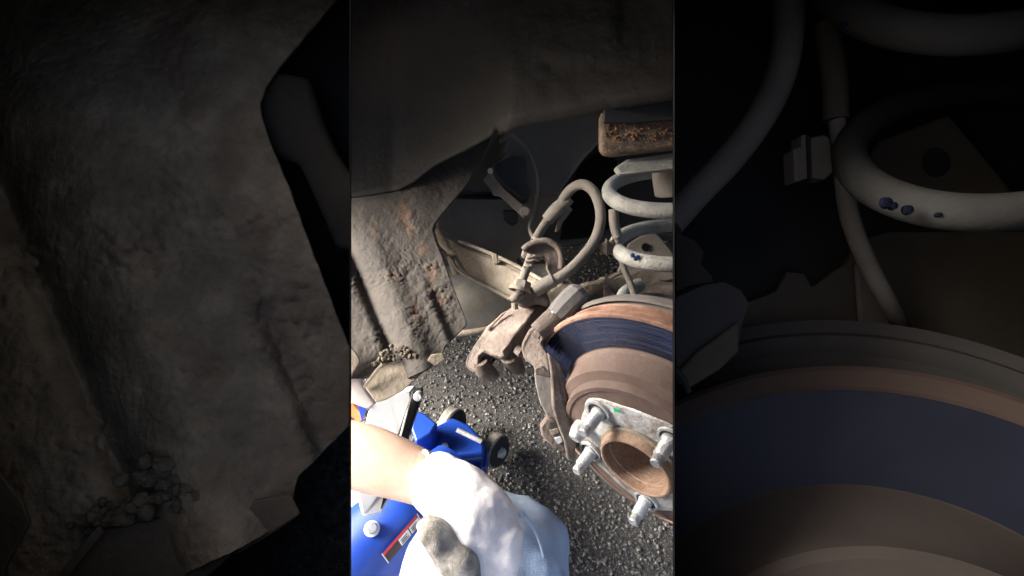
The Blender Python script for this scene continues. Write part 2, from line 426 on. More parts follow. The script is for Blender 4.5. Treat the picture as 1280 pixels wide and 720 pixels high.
t = thing('hanger_bracket', P(635, 262, .66), 'dirty steel hanger strap with round end boss on black rubber block', 'bracket')
part('strap', slab(px([(604, 225), (609, 216), (616, 217), (621, 225), (630, 236), (645, 249), (657, 259), (661, 266), (656, 271), (650, 268), (637, 256), (625, 245), (617, 244), (612, 234)], .645), FWD * .006), 'rubber_grey', t, bevel=.0015)
part('rubber_block', slab(px([(616, 205), (640, 192), (660, 196), (664, 240), (655, 252), (640, 240), (626, 228), (617, 215)], .665), FWD * .03), 'dark_plastic', t, bevel=.004)
part('boss', lathe([(0, .008), (.0055, .008), (.007, .005), (.007, -.008)], P(656, 265, .645), -FWD, 20), 'rubber_grey', t)
part('bolt', lathe([(0, .004), (.0035, .004), (.0035, -.004)], P(613, 214, .64), -FWD, 6), 'bare_zinc', t)
part('lower_block', slab(px([(628, 262), (646, 262), (648, 276), (640, 281), (630, 274)], .67), FWD * .02), 'dark_plastic', t, bevel=.003)

t = thing('rear_shade_slab', P(790, 290, .86), 'added black slab for the deep shade behind the coil spring and hose', 'shade slab')  # black slab added where only deep shade is seen
part('shade_slab', slab(px([(640, 150), (960, 120), (960, 292), (880, 300), (800, 292), (740, 300), (690, 310), (640, 300)], .85), FWD * .05), 'dark_plastic', t, bevel=.006)
part('shade_patch', slab(px([(700, 300), (712, 235), (728, 205), (752, 188), (772, 200), (772, 280), (740, 296)], .845), FWD * .006), 'housing', t, bevel=.002)  # near-black patch put in for the dark arch opening

one('brake_pipe', tube(px([(640, 168, .672), (660, 190, .672), (672, 225, .672), (668, 262, .668), (662, 284, .655), (668, 300, .60)]), .0026, 8), 'rubber_grey', 'thin dirty steel brake pipe running down the dark inner sheet', 'pipe')
# control arm and exhaust behind it
t = thing('control_arm', P(620, 345, .60), 'tan dirty pressed control arm running towards the knuckle', 'control arm')
arm = [(541, 284, .655), (552, 283, .655), (560, 292, .65), (575, 302, .64), (600, 312, .628), (614, 318, .62), (622, 321, .617), (645, 333, .605), (680, 352, .58), (672, 366, .58), (655, 380, .59), (637, 375, .60), (610, 360, .615), (588, 348, .63), (573, 337, .64), (561, 318, .648), (549, 307, .655)]
part('web', slab(px(arm), FWD * .03), 'arm_tan', t, bevel=.006)
part('flange', tube(px([(574, 301, .632), (616, 318, .612), (645, 332, .598), (678, 350, .575)]), .0022, 8), 'arm_tan', t)
part('flange', tube(px([(562, 320, .643), (574, 338, .635), (590, 348, .625), (638, 374, .596)]), .0022, 8), 'arm_tan', t)
part('bush', tube(px([(566, 318, .65), (573, 341, .66)]), .0085, 14), 'rubber_grey', t)
part('rib', slab(px([(614, 317, .606), (621, 317, .606), (623, 330, .606), (617, 330, .606)]), FWD * .006), 'arm_tan', t, bevel=.001)
t = thing('exhaust_silencer', P(600, 400, .70), 'heat-tinted exhaust silencer lying behind the brown caliper', 'exhaust')
part('shell', tube(px([(500, 372, .76), (560, 376, .725), (620, 374, .69), (700, 366, .66)]), [.05, .05, .046, .04], 32), 'exhaust', t)
part('seam', tube(px([(560, 417, .70), (600, 411, .675), (640, 396, .65), (690, 385, .63)]), .006, 10), 'tan_steel', t)

# lower spring arm, behind the shield
t = thing('lower_spring_arm', P(780, 370, .60), 'dirty beige cast spring arm below the coil spring', 'suspension arm')
part('casting', slab(px([(688, 372, .565), (700, 352, .575), (722, 358, .58), (738, 352, .58), (752, 350, .58), (757, 344, .58), (764, 350, .58), (800, 336, .60), (850, 340, .61), (930, 340, .62), (930, 400, .60), (800, 402, .58), (690, 400, .56)]), FWD * .03), 'tan_steel', t, bevel=.004)
part('spring_seat', lathe([(.0, .004), (.028, .004), (.05, .0), (.06, .012), (.066, .012), (.066, -.01)], P(826, 372, .575), camv((0, .92, .39)), 40), 'cast_brown', t)
part('gusset', slab(px([(772, 340), (786, 304), (815, 286), (826, 297), (846, 322), (858, 346), (830, 352)], .60), FWD * .005), 'rubber_grey', t, bevel=.0015)
part('gusset_hole', lathe([(0, .001), (.0042, .001), (.005, 0)], P(807, 309, .5985), -FWD, 20), 'housing', t)

# coil spring
SC = P(828, 300, .53); SA = camv((.03, .93, .37)).normalized(); su, sv, _ = frame_of(SA)
t = thing('coil_spring', SC - SA * .07, 'grey coil spring with blue paint dabs above the brake disc', 'spring')


def coil_path(cx, rx, sx, d, rd, y0, py, ay, t0, t1, n):
    """climbing coil, t counts turns from its left-hand point"""
    out = []
    for i in range(n + 1):
        k = t0 + (t1 - t0) * i / n; a = 2 * math.pi * k
        out.append(P(cx - sx * k - rx * math.cos(a), y0 - py * k + ay * math.sin(a), d - rd * math.sin(a)))
    return out


part('coil', tube(coil_path(872, 102, 9, .53, .055, 306, 67, 40, -1.1, 1.9, 160), .0078, 14, 1), 'spring_grey', t)
for x, y in ((791, 319), (798, 321.5), (795, 323), (814, 327)):
    part('paint_dab', lathe([(0, .0005), (.0018, .0003), (.0026, -.001)], P(x, y, .4815), -FWD, 7), 'blue_dab', t)
t = thing('spring_perch', P(800, 190, .50), 'rust-crusted steel spring perch under the black panel', 'bracket')
part('cup', slab(px([(752, 138), (752, 183), (757, 189), (767, 191), (842, 183), (940, 176), (940, 125), (842, 128)], .485), FWD * .02), 'rust_block', t, bevel=.006)
part('dark_band', slab(px([(755, 136), (755, 152), (790, 153), (842, 149), (940, 140), (940, 112), (842, 122)], .478), FWD * .006), 'dark_plastic', t, bevel=.001)
part('seat_plate', slab(px([(769, 209, .495), (784, 199, .50), (842, 191, .50), (940, 186, .50), (940, 206, .49), (842, 211, .485), (775, 218, .488)]), FWD * .012), 'spring_grey', t, bevel=.002)
part('rubber_seat', tube(px([(838, 208, .53), (842, 240, .54)]), .02, 20), 'rubber_grey', t)
for i in range(60):
    x = random.uniform(757, 842); y = random.uniform(152, 176)
    part('rust_scab', chunk(P(x, y, .4845), random.uniform(.0008, .0022), 1), 'rust_scab', t, smooth=10)

# sensor cable
t = thing('sensor_cable', P(778, 330, .52), 'thin grey sensor cable hanging beside the coil spring', 'cable')
part('sleeve', tube(px([(767, 262, .515), (768, 280, .515), (772, 297, .515)]), .0052, 12), 'rubber_grey', t)
part('wire', tube(px([(770, 294, .515), (774, 315, .515), (780, 336, .515), (788, 354, .515), (795, 376, .51)]), [.0028, .003, .0034, .0034, .0034], 10), 'rubber_grey', t)
part('clip', slab(px([(752, 303), (757, 302), (757, 298), (759, 298), (760, 302), (765, 300), (768, 304), (768, 315), (764, 318), (752, 318)], .512), FWD * .01), 'tan_steel', t, bevel=.0008)
part('clip_rib', slab(px([(758, 301), (760, 301), (760.5, 319), (758.5, 319)], .509), FWD * .008), 'dark_plastic', t)

# brake hose
t = thing('brake_hose', P(690, 350, .52), 'grey rubber brake hose looping over the knuckle', 'hose')
part('hose', tube(px([(700, 257, .57), (708, 243, .56), (719, 233, .55), (731, 231, .54), (743, 241, .53), (750, 260, .525), (750, 281, .52), (742, 303, .515), (727, 323, .51), (708, 341, .505), (688, 353, .505), (672, 360, .508)]), .0056, 16), 'rubber_grey', t)
part('crimp', tube(px([(692, 350, .504), (668, 363, .507)]), [.0072, .0072], 16), 'rubber_grey', t)
part('crimp', tube(px([(712, 247, .565), (696, 262, .57), (684, 275, .575)]), [.0066, .0085, .0075], 14), 'rubber_grey', t)
part('steel_line', tube(px([(690, 268, .575), (678, 285, .57), (668, 302, .56)]), .0052, 10), 'rubber_grey', t)
part('line_bracket', slab(px([(694, 290), (697, 276), (705, 266), (712, 258), (716, 262), (702, 280), (699, 288)], .58), FWD * .004), 'inner_grey', t, bevel=.0006)

# knuckle
t = thing('steering_knuckle', P(690, 375, .54), 'dirty beige cast knuckle with hooked ear under the brake hose', 'knuckle')
hook = [(652, 314), (657, 308), (666, 304), (668, 294), (674, 297), (686, 298), (699, 307), (704, 317), (704, 330), (706, 338), (716, 343), (714, 349), (719, 355), (716, 368), (700, 382), (684, 382), (682, 366), (691, 352), (690, 345), (684, 335), (685, 326), (680, 321), (672, 326), (664, 319), (657, 323), (652, 320)]
part('ear', slab(px(hook, .535), FWD * .028), 'cast_brown', t, bevel=.003)
part('ear_rim', tube(px([(654, 312, .533), (664, 305, .531), (682, 301, .531), (697, 309, .531), (702, 322, .532), (701, 336, .533)]), .0035, 10), 'cast_brown', t)
part('web', slab(px([(684, 366), (700, 352), (716, 352), (724, 366), (716, 392), (690, 398)], .53), FWD * .03), 'tan_steel', t, bevel=.003)
part('lug', tube(px([(700, 347, .531), (699, 353, .529)]), .0035, 8), 'bare_zinc', t)

# caliper, unbolted and swung up
t = thing('brake_caliper', P(620, 470, .53), 'brown rusted brake caliper hanging open beside the carrier', 'brake caliper')
Tc = P(645, 420, .585) - P(633, 413, .545)
body = [(581, 455, .535), (584, 445, .535), (596, 426, .54), (608, 408, .545), (625, 394, .55), (642, 382, .552), (664, 371, .55), (675, 372, .545), (677, 381, .54), (660, 402, .53), (643, 420, .52), (635, 430, .515), (631, 438, .515), (633, 446, .52), (626, 449, .522), (612, 444, .525), (606, 441, .527), (600, 446, .527), (599, 458, .527), (602, 468, .527), (590, 465, .53), (583, 460, .533)]
part('housing', slab(px(body), Tc), 'cast_brown', t, bevel=.004)
part('finger', tube(px([(600, 452, .53), (604, 461, .535), (612, 467, .54), (619, 471, .545)]), [.008, .010, .009, .0055], 14), 'cast_brown', t)
part('finger', tube(px([(636, 444, .53), (641, 452, .54), (647, 459, .545), (651, 463, .55)]), [.010, .010, .008, .0055], 14), 'cast_brown', t)
part('bridge', slab(px([(610, 441), (620, 436), (634, 438), (641, 447), (640, 457), (630, 455), (618, 449)], .535), FWD * .02), 'cast_brown', t, bevel=.003)
part('groove', slab(px([(607, 412), (613, 410), (630, 393), (634, 388), (627, 392)], .5405), FWD * .003), 'bore_rust', t, bevel=.0008)
part('inlet_boss', slab(px([(640, 378), (645, 368), (656, 362), (668, 357), (680, 363), (690, 376), (686, 386), (672, 380), (655, 386)], .53), FWD * .035), 'cast_brown', t, bevel=.004)
part('banjo_bolt', tube(px([(649, 366, .525), (655, 345, .528), (660, 332, .53), (664, 318, .53)]), [.0045, .0048, .0052, .0046], 10), 'rubber_grey', t)
for y in (333, 326, 321):
    part('bolt_thread', tube(px([(659.5 + (333 - y) * .35 - 5, y + 1.5, .526), (659.5 + (333 - y) * .35 + 5, y - 1.5, .526)]), .0016, 6), 'tan_steel', t)
part('bolt_head', lathe([(0, .006), (.0085, .006), (.0095, .003), (.0095, -.004)], P(652, 358, .522), P(655, 345, .528) - P(649, 366, .525), 6), 'rubber_grey', t)
part('bolt_washer', lathe([(0, .002), (.011, .002), (.012, -.002)], P(650, 362, .523), P(655, 345, .528) - P(649, 366, .525), 20), 'tan_steel', t)
part('bleed_nipple', tube(px([(638, 375, .525), (644, 373, .525), (650, 369, .53)]), [.0035, .005, .005], 10), 'rubber_grey', t)
part('bleed_tip', tube(px([(643, 378, .524), (644, 386, .526)]), .0035, 8), 'tan_steel', t)

# carrier with guide pin
t = thing('caliper_carrier', P(705, 575, .49), 'brown cast caliper carrier arching over the left edge of the brake disc', 'caliper carrier')
top = [(652, 437, .488), (654, 429, .488), (662, 414, .49), (673, 405, .495), (688, 398, .495), (702, 399, .49), (694, 407, .488), (684, 418, .485), (679, 430, .483), (685, 443, .48), (689, 468, .482), (679, 467, .487), (667, 458, .49), (655, 449, .49)]
part('head', slab(px(top), FWD * .022), 'cast_brown', t, bevel=.003)
rail = [(684, 440, .478), (692, 447, .477), (701, 456, .478), (706, 476, .481), (709, 495, .485), (709, 518, .49), (714, 537, .493), (720, 555, .495), (718, 579, .497), (709, 575, .497), (705, 552, .494), (697, 532, .49), (691, 511, .486), (690, 490, .482), (688, 465, .479)]
part('rail', slab(px(rail), FWD * .016), 'cast_brown', t, bevel=.002)
part('window', slab(px([(672, 423), (677, 415), (686, 410), (690, 413), (683, 420), (679, 427)], .4865), FWD * .004), 'dark_plastic', t)
part('step', slab(px([(668, 460), (678, 457), (688, 466), (689, 472), (680, 471), (669, 468)], .483), FWD * .012), 'cast_brown', t, bevel=.0015)
part('foot', slab(px([(675, 534), (684, 522), (692, 524), (700, 535), (706, 549), (708, 568), (696, 563), (684, 553), (677, 545)], .50), FWD * .012), 'cast_brown', t, bevel=.002)
part('foot_slot', slab(px([(687, 529), (693, 527), (695, 534), (688, 537)], .4985), FWD * .003), 'dark_plastic', t)
part('foot_clip', slab(px([(687, 538), (697, 535), (699, 541), (690, 545)], .4975), FWD * .003), 'tan_steel', t, bevel=.0006)
part('foot_clip', slab(px([(693, 548), (701, 545), (704, 552), (698, 556)], .4975), FWD * .003), 'bare_zinc', t, bevel=.0006)
part('rear_pad_edge', slab(px([(668, 466), (690, 470), (691, 488), (693, 511), (700, 524), (684, 521), (675, 503), (670, 484)], .515), FWD * .006), 'shield_grey', t, bevel=.001)
part('bolt_tip', tube(px([(652, 441, .497), (646, 436, .50)]), .005, 8), 'cast_brown', t)
t = thing('guide_pin', P(700, 395, .49), 'grey rubber boot and pin with a bright ring between carrier and knuckle', 'guide pin')
part('sleeve', tube(px([(672, 416, .488), (686, 403, .489), (698, 392, .49)]), [.010, .0105, .0105], 18), 'cast_brown', t)
part('boot', tube(px([(697, 395, .487), (704, 387, .487), (714, 377, .488), (723, 368, .489), (728, 364, .490)]), [.0118, .0128, .0135, .0128, .0085], 10, 3), 'boot_grey', t, smooth=20)
part('ring', tube(px([(691, 391, .481), (696, 387, .480), (702, 388, .479), (707, 394, .479), (709, 401, .480)]), .0022, 10), 'bare_zinc', t)

# ------------------------------------------------------------------ brake disc and hub
t = thing('brake_disc', HUB - Vector((0, 0, .14)), 'rusted brake disc with dark blue swept face and orange rim', 'brake disc')
part('rotor', lathe([(.060, -.0008), (.0765, -.0008), (.0770, .0004), (.0812, .0004), (.0825, -.0015), (.0838, -.0065), (.0885, -.0078), (.0925, -.0085), (.0942, -.0115), (.098, -.028), (.100, -.0305), (.102, -.031)], HUB, AX, 128), 'hat_rust', t, smooth=25)
score = [(.1015 + .032 * i / 46, -.0303 + random.uniform(-.00016, .00016)) for i in range(47)]
part('swept_face', lathe(score + [(.1335, -.034)], HUB, AX, 160), 'pad_face', t, smooth=30)
part('rim', lathe([(.1332, -.0300), (.1345, -.0292), (.1370, -.0295), (.1380, -.0305), (.1380, -.0345), (.130, -.035), (.130, -.046), (.1345, -.0465), (.1345, -.050), (.060, -.050)], HUB, AX, 128), 'lip_rust', t, smooth=25)
t = thing('dust_shield', HUB - AX * .07 - Vector((0, 0, .15)), 'grey pressed dust shield behind the brake disc', 'dust shield')
part('plate', lathe([(.05, -.070), (.120, -.068), (.128, -.062), (.132, -.060), (.1345, -.0545), (.1365, -.0555), (.1365, -.060), (.134, -.066), (.12, -.074), (.05, -.074)], HUB, AX, 96, closed=True), 'shield_grey', t, smooth=30)
part('step_ring', lathe([(.126, -.057), (.130, -.0555), (.1315, -.059), (.126, -.0605)], HUB, AX, 96, closed=True), 'shield_grey', t)

u, v, a = frame_of(AX); psi = 3.261
cu = camv((0, 1, 0)).cross(AX); cu = camv(Vector((0, 1, 0)).cross(Vector((-.616, -.53, .583)))).normalized(); cv = AX.cross(cu).normalized()


def sp(k, r=.057, h=0., da=0.):
    an = R(-72 * k + da) + psi; return HUB + (cu * math.cos(an) + cv * math.sin(an)) * r + AX * h


t = thing('wheel_hub', HUB - Vector((0, 0, .06)), 'bare metal wheel hub with five studs and rusty open bore', 'wheel hub')
# silver lobed face: a ring whose outline swells round each stud
V = []; Fc = []; n = 180
for i in range(n):
    an = 2 * math.pi * i / n; k = (an - psi) / R(72); fr = abs(k - round(k)) * 72
    ro = .0625 + .0085 * math.exp(-(fr / 17) ** 2) + .0022 * noise.noise(Vector((math.cos(an) * 3, math.sin(an) * 3, 4))) 
    e = cu * math.cos(an) + cv * math.sin(an)
    for r, h in ((.0360, .0005), (.0368, .0020), (ro - .0012, .0022), (ro, .0014), (ro + .0004, .0002)): V.append(HUB + e * r + AX * h)
for i in range(n):
    for k in range(4): Fc.append((i * 5 + k, ((i + 1) % n) * 5 + k, ((i + 1) % n) * 5 + k + 1, i * 5 + k + 1))
part('face', (V, Fc), 'hub_face', t, smooth=40)
part('bore', lathe([(a * .92, b) for a, b in [(.0395, .001), (.0390, .0105), (.0370, .0135), (.0350, .0138), (.0336, .0125), (.0332, .004), (.0322, .003), (.0316, -.022), (.0295, -.027), (.022, -.029), (.020, -.034), (.0195, -.045), (.0, -.045)]], HUB, AX, 72), 'bore_rust', t, smooth=35)
part('bore_bead', lathe([(a * .94, b) for a, b in [(.0385, .0060), (.0412, .0052), (.0415, .003), (.0390, .002)]], HUB, AX, 72, closed=True), 'tan_steel', t)
for k in range(5):
    thr = [(.0070, .002), (.0070, .0065)]
    for q in range(9): thr += [(.0054, .0075 + q * .00165), (.0061, .0083 + q * .00165)]
    part('stud', lathe(thr + [(.0050, .0235), (.0048, .0300), (.0040, .0312), (0, .0312)], sp(k), AX, 20), 'bare_zinc', t, smooth=25)
    part('hole', lathe([(0, .0038), (.0096, .0038), (.0096, .003)], sp(k, .0585), AX, 20), 'dark_plastic', t)
    part('collar', lathe([(.0094, .003), (.0098, .0052), (.0118, .0052), (.0124, .003)], sp(k, .0585), AX, 28), 'bare_zinc', t, smooth=25)
part('green_mark', slab([sp(1, .0585, .0042, dd) + q for dd, q in ((-20, Vector()), (-26, Vector()), (-27, cv * .004), (-21, cv * .004))], AX * .0005), 'green_mark', t)
part('lug_nub', tube([sp(.45, .060, .003), sp(.45, .060, .010), sp(.42, .060, .018)], [.009, .0085, .006], 14), 'bare_zinc', t)

# ------------------------------------------------------------------ floor jack
JB = Vector((-.14, .5, 0))
jk = thing('floor_jack', JB, 'blue floor jack with black castors on the asphalt', 'floor jack')


def gp(x, y, z):                                  # point at height z seen at x, y
    v = (360 - y) / F; d = (H - z) / (math.sin(PITCH) - v * math.cos(PITCH)); return P(x, y, d)


part('barrel', tube([gp(395, 760, .10), gp(460, 690, .12), gp(515, 640, .13), gp(570, 590, .12)], [.062, .062, .056, .048], 32), 'blue_paint', jk)
part('edge', tube([gp(437, 676, .165), gp(470, 646, .168), gp(512, 617, .165)], [.004, .004, .003], 8), 'blue_edge', jk)
part('front_frame', slab([gp(x, y, .095) for x, y in ((506, 566), (520, 548), (545, 532), (566, 521), (586, 530), (599, 543), (606, 558), (602, 588), (570, 616), (520, 612))], Vector((0, 0, -.035))), 'blue_paint', jk, bevel=.005)
part('front_plate', slab([gp(x, y, .14) for x, y in ((514, 536), (519, 513), (530, 516), (546, 529), (538, 542), (520, 552))], Vector((0, 0, -.05))), 'blue_paint', jk, bevel=.003)
part('axle_plate', slab([gp(584, 566, .085), gp(603, 551, .085), gp(610, 562, .085), gp(607, 584, .085), gp(592, 588, .085)], Vector((0, 0, -.05))), 'blue_paint', jk, bevel=.002)
ax0 = gp(578, 546, .05); ax1 = gp(622, 563, .035)
part('axle', tube([gp(571, 537, .125), gp(602, 552, .115)], .0042, 12), 'bare_zinc', jk)
wd = Vector((.80, -.55, .25)).normalized()
for cx, cy, zz, rr in ((620, 563, .040, .030), (566, 530, .05, .030)):
    c = gp(cx, cy, zz)
    wb = part('castor_wheel', lathe([(.013, .010), (.021, .0115), (.026, .010), (.0275, .008)], c, wd, 40), 'tyre', jk)
    part('tread', lathe([(.0274, .0085), (rr, .006), (rr, -.010), (.026, -.013), (.0, -.013)], c, wd, 40), 'tyre_dust', wb)
    part('hub_nut', lathe([(0, .018), (.007, .018), (.0095, .014), (.0105, .011)], c, wd, 6), 'bare_zinc', wb)
    part('hub_disc', lathe([(0, .0105), (.0135, .0105), (.0142, .008)], c, wd, 30), 'tyre', wb)
part('side_bolt', lathe([(0, .007), (.0055, .007), (.007, .004), (.007, -.004)], gp(465, 660, .19), (CAM - gp(465, 660, .19)), 18), 'bare_zinc', jk)
part('bolt_washer', lathe([(0, .002), (.0092, .002), (.010, -.004)], gp(465, 661, .188), (CAM - gp(465, 660, .19)), 24), 'pale_grey', jk)
# warning label standing on the barrel's flank
q0, q1, q2, q3 = gp(478, 692, .185), gp(521, 643, .192), gp(527, 654, .185), gp(486, 703, .178)


def lab(a, b, c, d, lift, name, m):
    def at(s, r): return q0 + (q1 - q0) * s + (q3 - q0) * r + (q2 - q1 - q3 + q0) * s * r + (CAM - q0).normalized() * lift
    part(name, slab([at(a, c), at(b, c), at(b, d), at(a, d)], -(CAM - q0).normalized() * .0008), m, jk)


lab(0, 1, 0, 1, .0, 'label_backing', 'dark_print'); lab(.0, 1., 0., .26, .001, 'label_band', 'red_print')
lab(.40, .68, .30, .96, .001, 'label_panel', 'white_print'); lab(.71, .99, .30, .96, .001, 'label_panel', 'white_print')
for a, b in ((.43, .65), (.74, .96)):
    for r in (.48, .66, .82): lab(a, b - random.uniform(0, .08), r, r + .07, .0018, 'label_line', 'dark_print')
lab(-.02, .0, -.03, 1.03, .001, 'label_edge', 'white_print'); lab(1.0, 1.02, -.03, 1.03, .001, 'label_edge', 'white_print')
part('frame_bolt', lathe([(0, .007), (.006, .007), (.0075, .004), (.0075, -.003)], gp(556, 560, .098), ZZ, 6), 'bare_zinc', jk)
part('weld_bead', tube([gp(516, 556, .118), gp(530, 546, .116), gp(546, 533, .114)], .0028, 8, lump=.6), 'blue_paint', jk)
part('cross_tube', tube([gp(520, 590, .12), gp(560, 576, .115), gp(600, 570, .10)], .009, 14), 'blue_paint', jk)
# pale post with black strip beside the jack
t = thing('jack_post', gp(480, 640, .1), 'pale grey post with black strip and steel pin standing at the jack', 'post')
part('post', slab(px([(462, 505, .70), (486, 492, .71), (516, 486, .72), (512, 500, .715), (500, 545, .68), (486, 600, .64), (478, 642, .60), (452, 648, .59), (440, 600, .62), (452, 545, .66)]), FWD * .03), 'pale_grey', t, bevel=.004)
part('black_strip', slab(px([(515, 488, .70), (527, 487, .70), (524, 505, .69), (505, 560, .66), (486, 620, .62), (474, 640, .60), (480, 612, .62), (500, 545, .66)]), FWD * .02), 'black_paint', t, bevel=.002)
part('strip_edge', tube(px([(515, 496, .696), (507, 522, .683), (500, 548, .657)]), .0012, 6), 'pale_grey', t)
part('steel_pin', lathe([(0, .008), (.005, .008), (.0065, .005), (.0065, -.006)], P(523, 495, .69), -FWD, 20), 'bare_zinc', t)
one('orange_handle', slab(px([(425, 505), (440, 503), (452, 516), (455, 522), (448, 532), (441, 522), (425, 520)], .70), FWD * .01), 'orange', 'small orange and blue grip beside the pale post', 'grip', bevel=.002)
one('blue_clip', slab(px([(444, 500), (458, 504), (457, 514), (452, 528), (449, 515)], .69), FWD * .006), 'blue_paint', 'tiny dark blue clip under the white sill', 'clip', bevel=.001)
one('white_sheet', slab([gp(380, 640, .09), gp(446, 600, .09), gp(456, 640, .09), gp(452, 660, .09), gp(420, 720, .09), gp(380, 740, .09)], Vector((0, 0, -.004))), 'white_paint', 'blank white sheet lying by the blue jack', 'sheet', bevel=.001)

# ------------------------------------------------------------------ person
pb = Vector((-.1, -.05, 0))
person = thing('person', pb, 'person crouching in light blue jeans, bare forearm, white glove', 'person')


def skin(name, chains, material, parent, sub=2):
    """chains: list of [(point, radius)...]; points shared between chains are welded"""
    b = base_of(parent); V = []; Rr = []; E = []; idx = {}
    for ch in chains:
        prev = None
        for p, r in ch:
            k = tuple(round(c, 5) for c in p)
            if k not in idx: idx[k] = len(V); V.append(p - b); Rr.append(r)
            if prev is not None and prev != idx[k]: E.append((prev, idx[k]))
            prev = idx[k]
    me = bpy.data.meshes.new(name); me.from_pydata([tuple(v) for v in V], E, []); me.update()
    o = bpy.data.objects.new(name, me); C.objects.link(o); o.parent = parent
    o.modifiers.new('skin', 'SKIN').use_smooth_shade = True
    for i, sv_ in enumerate(me.skin_vertices[0].data): sv_.radius = (Rr[i], Rr[i]); sv_.use_root = (i == 0)
    s = o.modifiers.new('sub', 'SUBSURF'); s.levels = sub; s.render_levels = sub
    me.materials.append(M[material]); return o


knee = P(613, 686, .56); hip = Vector((-.12, -.30, .34)); foot = Vector((-.06, .10, .05))
hip2 = Vector((-.38, -.32, .34)); knee2 = Vector((-.42, -.12, .07)); foot2 = Vector((-.42, -.52, .05))
pelvis = Vector((-.25, -.34, .38)); chest = Vector((-.30, -.32, .70)); neck = Vector((-.30, -.28, .86)); head = Vector((-.30, -.24, 1.0))
shl = Vector((-.46, -.30, .76)); elb = Vector((-.37, .18, .285)); shr = Vector((-.12, -.36, .76)); elr = Vector((.02, -.34, .52)); wrr = Vector((-.08, -.22, .42))
a1 = P(400, 556, .52); a2 = P(470, 574, .505); wrist = P(540, 602, .50)
skin('body', [[(pelvis, .13), (chest, .14), (neck, .055), (head, .085), (head + Vector((0, .02, .08)), .07)],
              [(chest, .14), (shl, .06), (shl.lerp(elb, .5), .048), (elb, .040), (a1, .040), (a2, .0355), (wrist, .026), (P(560, 612, .50), .026)],
              [(chest, .14), (shr, .06), (elr, .045), (wrr, .03)],
              [(pelvis, .13), (hip, .085), (knee, .05), (foot, .04), (foot + Vector((0, .12, -.01)), .03)],
              [(pelvis, .13), (hip2, .085), (knee2, .05), (foot2, .04), (foot2 + Vector((0, -.12, .0)), .03)]], 'skin', person)
jn = skin('jeans', [[(pelvis + Vector((0, 0, .06)), .15), (hip, .12), (hip.lerp(knee, .55) + Vector((.03, 0, 0)), .080), (hip.lerp(knee, .85) + Vector((.018, 0, 0)), .092), (knee, .104), (knee.lerp(foot, .35) + Vector((0, .02, 0)), .075), (knee.lerp(foot, .85), .06)],
           [(pelvis + Vector((0, 0, .06)), .15), (hip2, .12), (hip2.lerp(knee2, .5), .09), (knee2, .07), (foot2 + Vector((0, .1, .0)), .06)]], 'denim', person, 4)
part('seam', tube(px([(652, 640, .475), (668, 662, .482), (678, 690, .488), (684, 722, .49), (686, 760, .48)]), .0016, 6), 'denim', jn)
tx = bpy.data.textures.new('folds', 'CLOUDS'); tx.noise_scale = .05
dm = jn.modifiers.new('folds', 'DISPLACE'); dm.texture = tx; dm.strength = .022; dm.mid_level = .5; dm.texture_coords = 'LOCAL'
tx2 = bpy.data.textures.new('creases', 'WOOD'); tx2.wood_type = 'BANDNOISE'; tx2.noise_scale = .06; tx2.turbulence = 9
dm = jn.modifiers.new('creases', 'DISPLACE'); dm.texture = tx2; dm.strength = .007; dm.mid_level = .5; dm.texture_coords = 'LOCAL'
skin('shirt', [[(pelvis + Vector((0, 0, .08)), .15), (chest, .16), (chest + Vector((0, .02, .10)), .1)], [(chest, .16), (shl, .08), (shl.lerp(elb, .45), .062)], [(chest, .16), (shr, .08), (elr, .055)]], 'shirt', person)
# white work glove: cuff, palm, four fingers and thumb bent round the grey cloth
palm = P(584, 634, .455); kn = P(610, 654, .445)
gl = [[(P(530, 599, .490), .031), (P(542, 602, .485), .032), (P(558, 610, .474), .033), (palm, .034), (kn, .034)]]
for kx, ky, r in ((640, 660, .0128), (626, 678, .0130), (609, 688, .0128), (592, 692, .0118)):
    gl.append([(kn, .034), (P(kx, ky, .432), r + .001), (P(kx - 3, ky + 34, .426), r), (P(kx - 10, ky + 66, .430), r - .001), (P(kx - 24, ky + 84, .445), r - .002)])
gl.append([(palm, .034), (P(570, 654, .436), .014), (P(577, 682, .430), .0135), (P(588, 704, .43), .012)])
gv = skin('glove', gl, 'glove', person, 2)
rm = gv.modifiers.new('remesh', 'REMESH'); rm.mode = 'VOXEL'; rm.voxel_size = .0022; rm.use_smooth_shade = True
sm = gv.modifiers.new('smooth', 'SMOOTH'); sm.factor = .6; sm.iterations = 22
gt = bpy.data.textures.new('knit', 'CLOUDS'); gt.noise_scale = .018
dm = gv.modifiers.new('wrinkles', 'DISPLACE'); dm.texture = gt; dm.strength = .005; dm.mid_level = .5; dm.texture_coords = 'LOCAL'
part('cuff_hem', tube([P(533, 600, .489) + (RT * math.cos(a) * .010 + UP * math.sin(a) * .0270 - FWD * math.cos(a) * .022) for a in [2 * math.pi * i / 20 for i in range(21)]], .0022, 8, 1), 'glove', person)
one('grey_rag', tube(px([(532, 655, .44), (542, 668, .432), (557, 688, .425), (573, 706, .42), (588, 730, .42), (600, 762, .42)]), [.0125, .0155, .015, .015, .016, .014], 30, 8, lump=.55), 'cloth_grey', 'crumpled grey knitted rag held in the white glove', 'rag', smooth=80)

# ------------------------------------------------------------------ added enlarged copies, dimmed by colour and box, left and right
K = 3.168; SL, SRt = 438, 842


